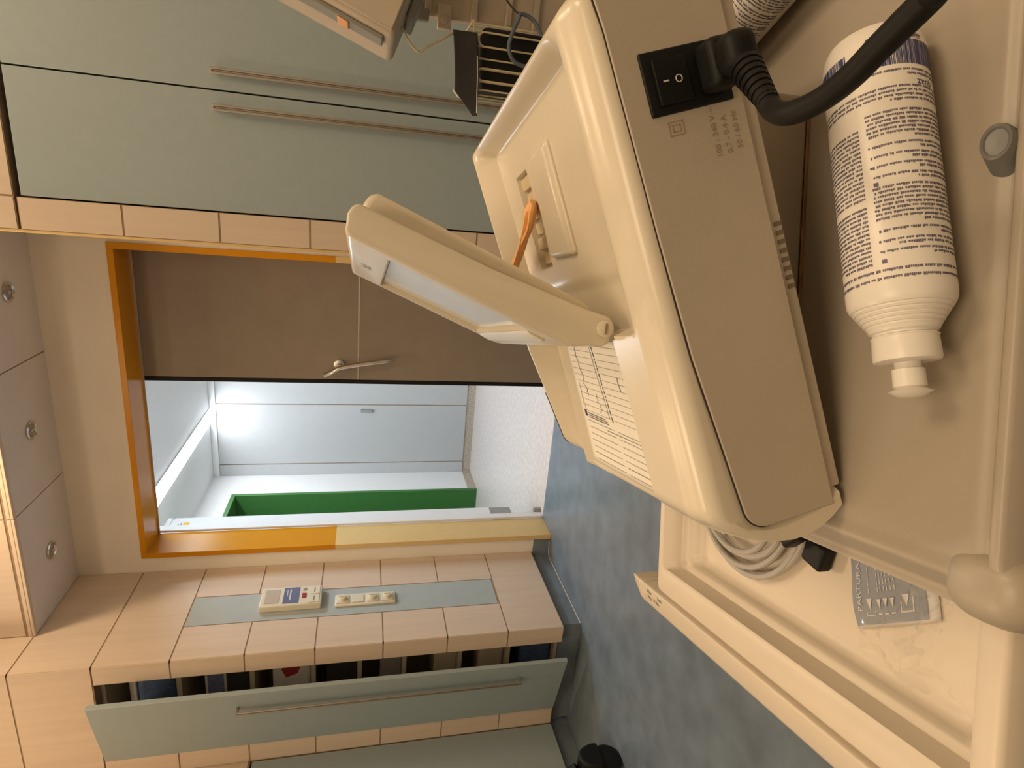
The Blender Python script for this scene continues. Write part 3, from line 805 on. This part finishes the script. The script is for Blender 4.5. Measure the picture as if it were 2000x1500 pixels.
# grid lines across the strip and printed rows on the left part
for k in range(13): pql(bl, .046+.0051*k, .0630, .0464+.0051*k, .118); pql(bl, .046+.0051*k, .1245, .0464+.0051*k, .185)
for k in range(7):
    for y0, y1 in ((.0630, .118), (.1245, .183)):
        y = y0
        while y < y1-.002:
            wv = rp.uniform(.002, .006); pql(bg if k in (1,) else bl, .0035+.0056*k, y, .0040+.0056*k+.0002, min(y1, y+wv)); y += wv+.0009
# bold dashed rule, side marks and marker block
x = .044
while x < .104:
    wv = rp.choice((.0018, .0028, .0042)); pql(b, x, .1203, x+wv, .1220); x += wv+rp.choice((.0007, .0013))
x = .030
while x < .052:
    pql(b, x, .0640, x+.0016, .0650); x += .0023
pql(b, .0520, .0655, .0780, .0663)
pql(b, .0405, .1795, .0460, .1850)
for r_ in range(3):
    y = .1765
    while y > .140-.004*r_:
        wv = rp.uniform(.0015, .004); pql(bg, .0435-.0017*r_, y-wv, .0445-.0017*r_, y); y -= wv+.0006
y = .139
while y > .078:
    wv = rp.uniform(.001, .003); pql(bg, .0345+.06*(.139-y)*0, y-wv, .0352, y); y -= wv+.0008
# two traces
def trace(bb, x0, x1, yc, amp, wdt=.0004, n=60):
    prev = None; yv = yc
    for k in range(n+1):
        x = x0+(x1-x0)*k/n; yv += rp.uniform(-amp, amp); yv += (yc-yv)*.25
        if prev: bb.add([pz(prev[0], prev[1]-wdt, .0007), pz(x, yv-wdt, .0007), pz(x, yv+wdt, .0007), pz(prev[0], prev[1]+wdt, .0007)], [(0, 1, 2, 3)])
        prev = (x, yv)
trace(bg, .060, .106, .166, .0032, .0006); trace(bg, .046, .070, .1800, .0014); trace(bg, .046, .104, .1265, .0007); trace(bg, .048, .064, .1420, .003, n=25)
trace(b, .069, .0765, .0655, .0012, n=16); trace(bg, .072, .082, .0835, .0006, .0005, n=20)
for k_, q_ in ((1, bg), (2, bl)):
    b.cur = k_; b.add(q_.v, q_.f)
b.build('printing', [m_ink, m_inkg, m_inkl], pap, smooth=False, fix=False)
# raised guide in the basin and connectors in the slot
b = MB(); b.add([(.165, .108, .0712), (.2455, .106, .0712), (.2425, .150, .0712), (.169, .158, .0712), (.1665, .112, .0765), (.238, .110, .0765), (.237, .146, .0765), (.1700, .154, .0765)], [(3,2,1,0),(4,5,6,7),(0,1,5,4),(1,2,6,5),(2,3,7,6),(3,0,4,7)]); b.build('sensor_rest', m_shell, mon, bevel=.003, seg=3)
b = MB()
for k in range(6): b.box((.167+.0118*k, .169, .0630), (.1765+.0118*k, .192, .0702 if k % 2 else .0685))
b.build('slot_contacts', m_slot, mon, bevel=.001)
b = MB(); b.box((.2795, .1250, .0790), (.2802, .1285, .0815)); b.build('rim_tick', m_packw, mon) if False else None
# dark finger slot in the far rim
b = MB(); b.grid(lambda u, v: Vector((.004+.052*u, .2570+.0055*v, top_z(.004+.052*u, .2570+.0055*v)+.0007)), 24, 4); tag(b.build('rim_slot', m_knob, mon, solid=.0006), 'dark grey grip slot')

# flip-up screen; plane frame: e up the screen, n away from the reader
Ee = Vector((.675, 0, .738)); En = Vector((.738, 0, -.675)); Ey = Vector((0, 1, 0))
def sp(e, y, n): return Ee*e + En*n + Ey*y
FY0, FY1 = .0568, .2530
def arc(ce, cn, r, a0, a1, n=8): return [(ce+r*math.cos(R(a0+(a1-a0)*k/n)), cn+r*math.sin(R(a0+(a1-a0)*k/n))) for k in range(n+1)]
# side outline of the screen: e along the screen, n through its thickness
prof = [(.2950, .0080)] + arc(.2965, .0125, .0045, -90, 0, 5) + [(.3029, .0185)] + arc(.2975, .0212, .0050, 0, 90, 6)
prof += [(.2200, .0278), (.1592, .0322)] + arc(.1465, .0270, .0072, 80, 130, 3) + arc(.1480, .0235, .0095, 150, 235, 7) + [(.1500, .0133), (.1560, .0098), (.1625, .0080)]
def bar(b, e0, e1, y0, y1, n0, n1):
    vs = [sp(e, y, n) for e in (e0, e1) for y in (y0, y1) for n in (n0, n1)]
    b.add(vs, [(0,1,3,2),(4,6,7,5),(0,4,5,1),(2,3,7,6),(0,2,6,4),(1,5,7,3)])
WE0, WE1, WY0, WY1 = .1845, .2735, .0765, .2415
b = MB(); b.prism(prof, lambda u, v, t: sp(u, t, v), FY0, FY1); body = b.build('tmp_body', m_shell, None, bevel=.0022, seg=3)
b = MB()
w0 = [sp(e, y, .0060) for e, y in ((WE0-.0015, WY0-.003), (WE1+.0015, WY0-.003), (WE1+.0015, WY1+.0015), (WE0-.0015, WY1+.0015))]
w1_ = [sp(e, y, .0128) for e, y in ((WE0, WY0), (WE1, WY0), (WE1, WY1), (WE0, WY1))]
b.add(w0+w1_, [(3,2,1,0),(4,5,6,7),(0,1,5,4),(1,2,6,5),(2,3,7,6),(3,0,4,7)]); cut = b.build('tmp_cut', m_shell, None, smooth=False)
md = body.modifiers.new('cut', 'BOOLEAN'); md.operation = 'DIFFERENCE'; md.object = cut; md.solver = 'EXACT'
dg = bpy.context.evaluated_depsgraph_get(); me = bpy.data.meshes.new_from_object(body.evaluated_get(dg)); me.name = 'screen_body'
for q_ in (body, cut): bpy.data.objects.remove(q_)
me.shade_smooth(); me.set_sharp_from_angle(angle=R(25))
fr = bpy.data.objects.new('screen_body', me); col.objects.link(fr); fr.parent = mon
b = MB(); bar(b, WE0+.0002, WE1-.0002, WY0+.0002, WY1-.0002, .0118, .0127); b.build('screen_glass', m_glass, fr)
b = MB(); bar(b, .2835, .2905, .1500, .1690, .0078, .00815); lg = b.build('emblem', m_grey, fr)
b = MB()
for k in range(3):
    b.tube([sp(.2852+.0018*k+.0006*math.sin(j*.8), .1520+.0016*j, .0077) for j in range(10)], .00028, 5)
b.build('emblem_waves', m_packw, lg)
b = MB(); b.prism([(.1690, .0081), (.1702, .0060), (.1800, .0066), (.1825, .0081)], lambda u, v, t: sp(u, t, v), .0800, .2380); b.build('key_strip', m_bez, fr, bevel=.0006)
# rear hump of the screen
b = MB(); b.prism([(.1500, .0315), (.1530, .0395), (.2940, .0400), (.2985, .0375), (.3000, .0258)], lambda u, v, t: sp(u, t, v), .0745, .2350); b.build('screen_hump', m_shell, mon, bevel=.005, seg=4)
# pivot screw and hinge bosses
b = MB(); b.lathe([(.0052, .0002), (.0052, -.0012), (.0040, -.0018), (.0001, -.0018)], lambda x, y, z: sp(.1450+x, FY0+z, .0265+y), 28)
scw = b.build('pivot_screw', m_shell, mon)
b = MB(); b.box((-.0032, -.0004, -.0007), (.0032, .0002, .0007), Matrix.Translation(sp(.1450, FY0-.0020, .0265)) @ Matrix.Rotation(R(25), 4, 'Y')); b.build('slot_mark', m_joint, scw)
# orange strap hanging out of the slot
MM = mon.matrix_basis.copy()
def mw(p): return MM @ Vector(p)
st = thing('rubber_strap', 'twisted orange rubber strap sticking out of the slot behind the screen', 'strap', MO, MROT)
b = MB()
for off in (-.0055, .0055):
    b.tube(spline([(.2125, .1780, .0690), (.2095, .164+off*.5, .0755), (.2040, .162+off, .0800), (.1955, .168+off*.9, .0828), (.1870, .186-off*.3, .0850), (.1790, .205-off*.9, .0868), (.1730, .221-off*.9, .0875), (.167, .235, .0850)], 6), .0044, 8, flat=.55)
b.tube(spline([(.2125, .158, .0765), (.2085, .166, .0795), (.2060, .176, .0790), (.2075, .182, .0700)], 6), .0034, 8, flat=.6)
b.build('band', m_tan, st)

# ------------------------------------------------------------------ mains cord plugged into the monitor
cord = thing('power_cord', 'thick black mains cord with moulded plug in the side of the monitor', 'cord', MO, MROT)
b = MB(); b.box((.2175, -.0180, .0160), (.2405, -.0024, .0330)); b.build('plug_body', m_rubber, cord, bevel=.004, seg=4)
b = MB(); b.box((.2195, -.0320, .0170), (.2375, -.0150, .0330)); b.build('plug_head', m_rubber, cord, bevel=.006, seg=4)
b = MB()
p0 = Vector((.2205, -.0275, .0250)); pd_ = (Vector((.1955, -.0475, .0325))-p0).normalized()
for k in range(7):
    r_ = .0074-.0004*k
    b.tube([p0+pd_*(.0038*k), p0+pd_*(.0038*k+.0029)], r_, 14)
b.tube([p0-pd_*.004, p0+pd_*.028], .0048, 12); b.build('strain_relief', m_rubber, cord)
CPTS = [p0+pd_*.022]
CPTS += [(.1955, -.0475, .0325), (.190, -.061, .037), (.1891, -.0755, .0357), (.1915, -.0908, .0353), (.1961, -.1035, .0341), (.202, -.120, .032), (.2043, -.1275, .0330), (.216, -.160, .028), (.245, -.20, .0), (.29, -.23, -.09)]
b = MB(); b.tube(spline(CPTS, 8), .0047, 14); b.build('cable', m_rubber, cord)

# ------------------------------------------------------------------ pump bottles
def make_bottle(name, label, loc, rotz, seed, barcode=True, roll=0.):
    """lies on its side: local -x runs from base to pump, z up"""
    rb_ = random.Random(seed)
    t = thing(name, label, 'bottle', loc, rotz)
    r = .0223
    def ax(x, y, z): return Vector((-z, y, r+x))
    pr = [(.0001, .0022), (.0135, .0022), (.0165, .0), (.0195, .0012), (.0213, .0045), (.0223, .010), (.0223, .1290), (.0220, .1318), (.0212, .1338)]
    rr = .0212; h = .1338
    for k in range(5):
        pr += [(rr-.0004, h+.0006), (rr-.0010, h+.0008), (rr-.0010, h+.0016), (rr-.0013, h+.0019)]; rr -= .00125; h += .0019
    pr += [(.0140, .1452), (.0128, .1460), (.0126, .1468), (.0001, .1468)]
    b = MB(); b.lathe(pr, ax, 64, cap=False); body = b.build('body', m_bottle, t, angle=28)
    b = MB(); b.lathe([(.0001, .1470), (.0131, .1470), (.0137, .1474), (.0137, .1478), (.0134, .1482), (.0138, .1575), (.0134, .1588), (.0118, .1592), (.0001, .1592)], ax, 48, cap=False); cap = b.build('cap', m_bottle, t, angle=30)
    b = MB(); b.lathe([(.0001, .1593), (.0056, .1593), (.0056, .1622), (.0068, .1626), (.0070, .1706), (.0060, .1712), (.0092, .1728), (.0078, .1738), (.0050, .1754), (.0001, .1756)], ax, 40, cap=False, sq=.95); b.build('pump_head', m_bottle, cap, angle=30)
    off = .00012
    def srf(th, s, l=off):     # th degrees round the axis (90 = top, 0 = +y side), s from base
        q = R(th+roll); return Vector((-s, (r+l)*math.cos(q), r+(r+l)*math.sin(q)))
    ink = MB(); inkb = MB()
    def quad(bb, a0, a1, s0, s1):
        n = max(1, int(abs(a1-a0)/8))
        for k in range(n):
            u0, u1 = a0+(a1-a0)*k/n, a0+(a1-a0)*(k+1)/n
            bb.add([srf(u0, s0), srf(u1, s0), srf(u1, s1), srf(u0, s1)], [(0, 1, 2, 3)])
    def line(a0, a1, s, hgt=.00105, bb=ink, fill=1.):
        a = a1; e = a1-(a1-a0)*fill
        while a > e:
            nl = rb_.randint(2, 9)
            for _ in range(nl):
                wv = rb_.uniform(1.3, 2.3); hh = hgt*rb_.choice((.78, .85, 1., 1.2))
                if a-wv < e: break
                quad(bb, a-wv, a, s-hgt*.5, s-hgt*.5+hh); a -= wv+.45
            a -= 1.7
    def para(a0, a1, s0, n, pitch=.00205, **k):
        for i in range(n): line(a0, a1, s0+i*pitch, fill=(rb_.uniform(.35, .95) if i == n-1 else 1.), **k)
    def bars(a0, a1, s0, s1):
        a = a0
        while a < a1:
            wv = rb_.choice((.9, .9, 1.7, 2.6, 5.5)); quad(inkb, a, min(a1, a+wv), s0, s1); a += wv+rb_.choice((.5, .5, .8, 1.0))
    B0 = .008
    bars(119, 224, B0+.0045, B0+.0170); inkb.build('barcode', m_inkb, body, smooth=False, fix=False); inkb = MB()
    bars(36, 103, B0+.0045, B0+.0170); inkb.build('barcode', m_inkb, body, smooth=False, fix=False); inkb = MB()
    line(125, 190, B0+.0022, .0015)
    para(119, 218, B0+.0198, 2); para(58, 104, B0+.0200, 1)
    para(38, 218, B0+.0278, 4, .0021)
    para(117, 228, B0+.0392, 7); s = B0+.0548
    for n in (2, 2, 2, 2): para(117, 226, s, n, .0019); s += .0019*n+.0010
    para(117, 228, B0+.0745, 9); s = B0+.0945
    for n in (2, 2, 2): para(117, 226, s, n, .0019); s += .0019*n+.0010
    para(32, 109, B0+.0445, 17); para(32, 109, B0+.0820, 14)
    line(38, 226, B0+.1125, .0012); line(38, 226, B0+.1160, .0012)
    quad(ink, 119, 124, B0+.0715, B0+.0735); quad(ink, 119, 124, B0+.1075, B0+.1093)
    ink.build('printed_text', m_inkv, body, smooth=False, fix=False)
    lettering('quaz', .0052, lambda u, v: srf(196-(u/r)*57.3+6, B0+.0245+v), m_inkb, body, name='brand_word')
    lettering('9260091  3', .0028, lambda u, v: srf(190-(u/r)*57.3, B0+.0020+v), m_inkg, body, name='number')
    return t
def cart_rot(deg): return (0, 0, R(15.5+deg))
ph = .1985; bp = cw((.15+.008*math.cos(ph), .2513+.008*math.sin(ph), .0003))
make_bottle('pump_bottle', 'white pump bottle with barcodes and fine print lying on the trolley tray in front', bp, cart_rot(math.degrees(ph)), 5)
make_bottle('pump_bottle', 'second white printed bottle lying behind the mains plug at top right of tray', cw((.2535, .281, .0003)), cart_rot(103-180), 9, roll=-25)

# ------------------------------------------------------------------ vital-signs stand at the right (top edge of the picture)
sd = thing('monitor_stand', 'ivory equipment stand with ribbed back board and wire basket by the wardrobe', 'stand', (.47, 1.52, 0))
def P_(x, y, z): return Vector((x-.47, y-1.52, z))
b = MB(); b.box(P_(.360, 1.55, .60), P_(.62, 1.575, 1.02)); bd = b.build('back_board', m_dev, sd, bevel=.004)
b = MB()
for z in (.62, .69, .755, .835, .94): b.box(P_(.362, 1.535, z), P_(.61, 1.5495, z+.014))
b.build('rib', m_dev, bd, bevel=.002)
b = MB(); b.box(P_(.335, 1.53, .895), P_(.385, 1.552, .925)); b.lathe([(.008, 0), (.008, .003)], lambda x, y, z: P_(.352+x, 1.529-z, .910+y), 16); b.build('bracket', m_dev, bd, bevel=.003)
b = MB(); b.box(P_(.345, 1.53, .945), P_(.37, 1.549, .990)); b.build('clip', m_devd, bd, bevel=.003)
b = MB(); b.tube([P_(.49, 1.60, .05), P_(.49, 1.60, 1.10)], .02, 16); b.build('post', m_alu, sd)
b = MB()
for k in range(5):
    q = R(72*k+20); b.tube([P_(.49, 1.60, .08), P_(.49+.26*math.cos(q), 1.60+.26*math.sin(q), .055)], [.02, .014], 10)
bs = b.build('base', m_grey, sd)
for k in range(5):
    q = R(72*k+20); b = MB(); b.lathe([(.020, -.011), (.026, -.007), (.026, .007), (.020, .011)], lambda x, y, z, q=q: P_(.49+.26*math.cos(q)+x, 1.60+.26*math.sin(q)+z, .0262+y), 20); b.tube([P_(.49+.26*math.cos(q), 1.60+.26*math.sin(q), .03), P_(.49+.26*math.cos(q), 1.60+.26*math.sin(q), .06)], .006, 8); b.build('castor', m_black, bs)
# monitor unit
mu = thing('vital_signs_monitor', 'ivory monitor unit with amber lens at top edge above the wire basket', 'monitor', (0, 0, 0), (0, R(21), R(8)))
mu.location = Vector((.262, 1.30, 1.035)) - mu.rotation_euler.to_matrix() @ Vector((-.115, -.006, -.068))
b = MB(); b.box((-.115, .005, -.075), (.16, .16, .18)); b.build('housing', m_dev, mu, bevel=.012, seg=4)
b = MB(); b.box((-.108, -.006, -.068), (.155, .004, .172)); b.build('front_frame', m_dev, mu, bevel=.003)
b = MB(); b.box((-.124, .020, -.055), (-.1152, .060, .17)); sidep = b.build('side_trim', m_devd, mu, bevel=.002)
b = MB(); b.box((-.1275, .022, .012), (-.1242, .058, .034)); b.build('alarm_lens', m_amber, sidep, bevel=.002)
b = MB(); b.box((-.05, .05, -.092), (.05, .14, -.0755)); b.build('mount', m_devd, mu, bevel=.004)
# wire basket hung on the board
bk = thing('wire_basket', 'ivory wire basket with looped bars hung on the ribbed board', 'basket', (.29, 1.46, .70))
def Q_(x, y, z): return Vector((x-.29, y-1.46, z-.70))
bx0, bx1, by0, by1, bz0, bz1 = .196, .334, 1.40, 1.545, .66, .862
b = MB()
rim = [Q_(x, y, bz1) for x, y in rrect(bx0, by0, bx1, by1, .012, 4)]; b.tube(rim, .0022, 8, closed=True); b.build('rim', m_wire, bk)
b = MB(); b.tube([Q_(x, y, bz0) for x, y in rrect(bx0, by0, bx1, by1, .012, 4)], .0022, 8, closed=True); b.build('base_ring', m_wire, bk)
b = MB()
for x in (.202, .218, .242, .262, .285, .312, .326):
    b.tube([Q_(x, by0, bz1), Q_(x, by0, bz0)], .0017, 8)
for y in (1.43, 1.47, 1.51):
    b.tube([Q_(bx0, y, bz1), Q_(bx0, y, bz0)], .0017, 8); b.tube([Q_(bx1, y, bz1), Q_(bx1, y, bz0)], .0017, 8)
b.build('bars', m_wire, bk)
for xa, xb in ((.284, .311), (.219, .243)):
    b = MB(); pts = [Q_(xa, by0-.006, bz0+.01)] + [Q_((xa+xb)/2-(xb-xa)/2*math.cos(R(q)), by0-.006, bz1-.024+(xb-xa)/2*math.sin(R(q))) for q in range(0, 181, 15)] + [Q_(xb, by0-.006, bz0+.01)]
    b.tube(pts, .0019, 8); b.build('loop', m_wire, bk)
# black pouch and cuff in it
po = thing('black_pouch', 'black fabric pouch filling the wire basket', 'pouch', (.265, 1.47, .665))
b = MB(); b.box((-.062, -.062, 0), (.062, .068, .178)); b.build('pouch_body', m_rubber, po, bevel=.015, seg=4)
cu = thing('pressure_cuff', 'dark grey blood pressure cuff draped over left rim of wire basket', 'cuff', (.21, 1.42, .87))
def cuffp(u, v):
    h = .050*(1-.85*max(0, u-.72)/.28)
    x = .305-.157*u; y = 1.382+.004*math.sin(3*u)+.006*v; z = .857-.010*u-.004*math.sin(math.pi*u)+v*h
    return Vector((x-.21, y-1.42, z-.87))
b = MB(); b.grid(cuffp, 20, 10); cf = b.build('fabric', m_cuff, cu, solid=.005)
b = MB(); b.tube([cuffp(.27+.70*k/12, .06)+Vector((0, -.0032, .000)) for k in range(13)], .0018, 6, flat=.6); tag(b.build('hem', m_packw, cf), 'white hem')
b = MB(); b.tube([cuffp(.70+.10*k/5, 1.0)+Vector((0, -.002, .002)) for k in range(6)], .0018, 6); b.build('velcro_edge', m_packw, cf)
wcord = thing('white_cord', 'thin white cord looping from the monitor unit down into the basket', 'cord', (.29, 1.38, .95))
b = MB(); b.tube([p-Vector((.29, 1.38, .95)) for p in spline([(.290, 1.372, 1.012), (.284, 1.375, 1.006), (.272, 1.38, .998), (.253, 1.38, .976), (.266, 1.38, .957), (.284, 1.385, .928), (.300, 1.395, .905), (.306, 1.41, .886), (.296, 1.425, .872), (.278, 1.43, .868), (.270, 1.42, .866)], 8)], .0022, 8); b.build('cord', m_wire, wcord)
hose = thing('hose', 'dark blue-grey hose coiled over the front of the wire basket', 'hose', (.30, 1.38, .77))
b = MB(); b.tube([p-Vector((.30, 1.38, .77)) for p in spline([(.255, 1.385, .745), (.262, 1.380, .775), (.285, 1.375, .790), (.315, 1.372, .785), (.338, 1.375, .775), (.352, 1.38, .768), (.345, 1.385, .74), (.32, 1.385, .72)], 8)], .0042, 10); b.build('tube', m_bluegrey, hose)
b = MB(); b.tube([p-Vector((.30, 1.38, .77)) for p in spline([(.352, 1.38, .768), (.362, 1.40, .78), (.395, 1.42, .80), (.435, 1.42, .79), (.45, 1.42, .74)], 8)], .002, 8); b.build('thin_line', m_cuff, hose)

# ================================================================== light
def area(name, loc, rot, sx, sy, power, colr, spread=180):
    l = bpy.data.lights.new(name, 'AREA'); l.shape = 'RECTANGLE'; l.size = sx; l.size_y = sy; l.energy = power; l.color = colr; l.spread = R(spread)
    o = bpy.data.objects.new(name, l); col.objects.link(o); o.location = loc; o.rotation_euler = rot
    return o
WARM = (.97, .725, .465)
for x_, y_, p_ in ((-1.15, 2.18, 12.5), (-.40, 2.02, 6), (.45, 1.85, 8), (-2.25, 1.65, 6)):
    area('ceiling_spot', (x_, y_, 2.93), (0, 0, 0), .26, .16, p_, WARM)
area('ceiling_lamp_and_fill', (-1.75, .30, 2.93), (0, 0, 0), .6, .6, 17, WARM)
area('ceiling_lamp_and_fill', (1.0, .25, 2.93), (0, 0, 0), .6, .6, 20, WARM)
area('ceiling_lamp_and_fill', (-.1, -.85, 2.93), (0, 0, 0), 1.0, 1.0, 25, WARM)  # added fill behind the camera, stands in for bounce off the room
area('corridor_fill', (-.8, 4.3, 2.38), (0, 0, 0), .15, 1.6, 22, (.90, .96, 1))  # added fill, unseen behind the door leaf, brightens corridor and doorway
area('corridor_fill', (-.98, 3.38, 2.38), (0, 0, 0), .10, .5, 21, (.70, .86, 1))  # added bluish fill hidden by the leaf, lifts the floor at the door
wd_ = bpy.data.worlds.new('world'); sc.world = wd_; wd_.use_nodes = True
wd_.node_tree.nodes['Background'].inputs['Color'].default_value = (.5, .45, .4, 1)
wd_.node_tree.nodes['Background'].inputs['Strength'].default_value = .02

# ================================================================== camera (the picture is taken with the phone on its side)
yaw, pit, roll = R(-18.4204572), R(14.04020786), R(-.95265281)
r_ = Vector((math.cos(yaw), -math.sin(yaw), 0)); f_ = Vector((math.sin(yaw), math.cos(yaw), 0)); d_ = Vector((0, 0, -1))
f2 = f_*math.cos(pit)+d_*math.sin(pit); d2 = d_*math.cos(pit)-f_*math.sin(pit)
r3 = r_*math.cos(roll)+d2*math.sin(roll); d3 = d2*math.cos(roll)-r_*math.sin(roll)
cam = bpy.data.cameras.new('camera'); cam.sensor_fit = 'HORIZONTAL'; cam.sensor_width = 36; cam.lens = 1161.27/2000*36
cam.clip_start = .02
co = bpy.data.objects.new('camera', cam); col.objects.link(co)
X, Y, Zc = d3, r3, -f2
co.matrix_world = Matrix(((X.x, Y.x, Zc.x, 0), (X.y, Y.y, Zc.y, 0), (X.z, Y.z, Zc.z, 1.0748), (0, 0, 0, 1)))
sc.camera = co
vs_ = sc.view_settings
sc.display_settings.display_device = 'sRGB'
vs_.view_transform = 'Standard'; vs_.look = 'None'; vs_.gamma = 1; vs_.use_curve_mapping = False; vs_.exposure = 0
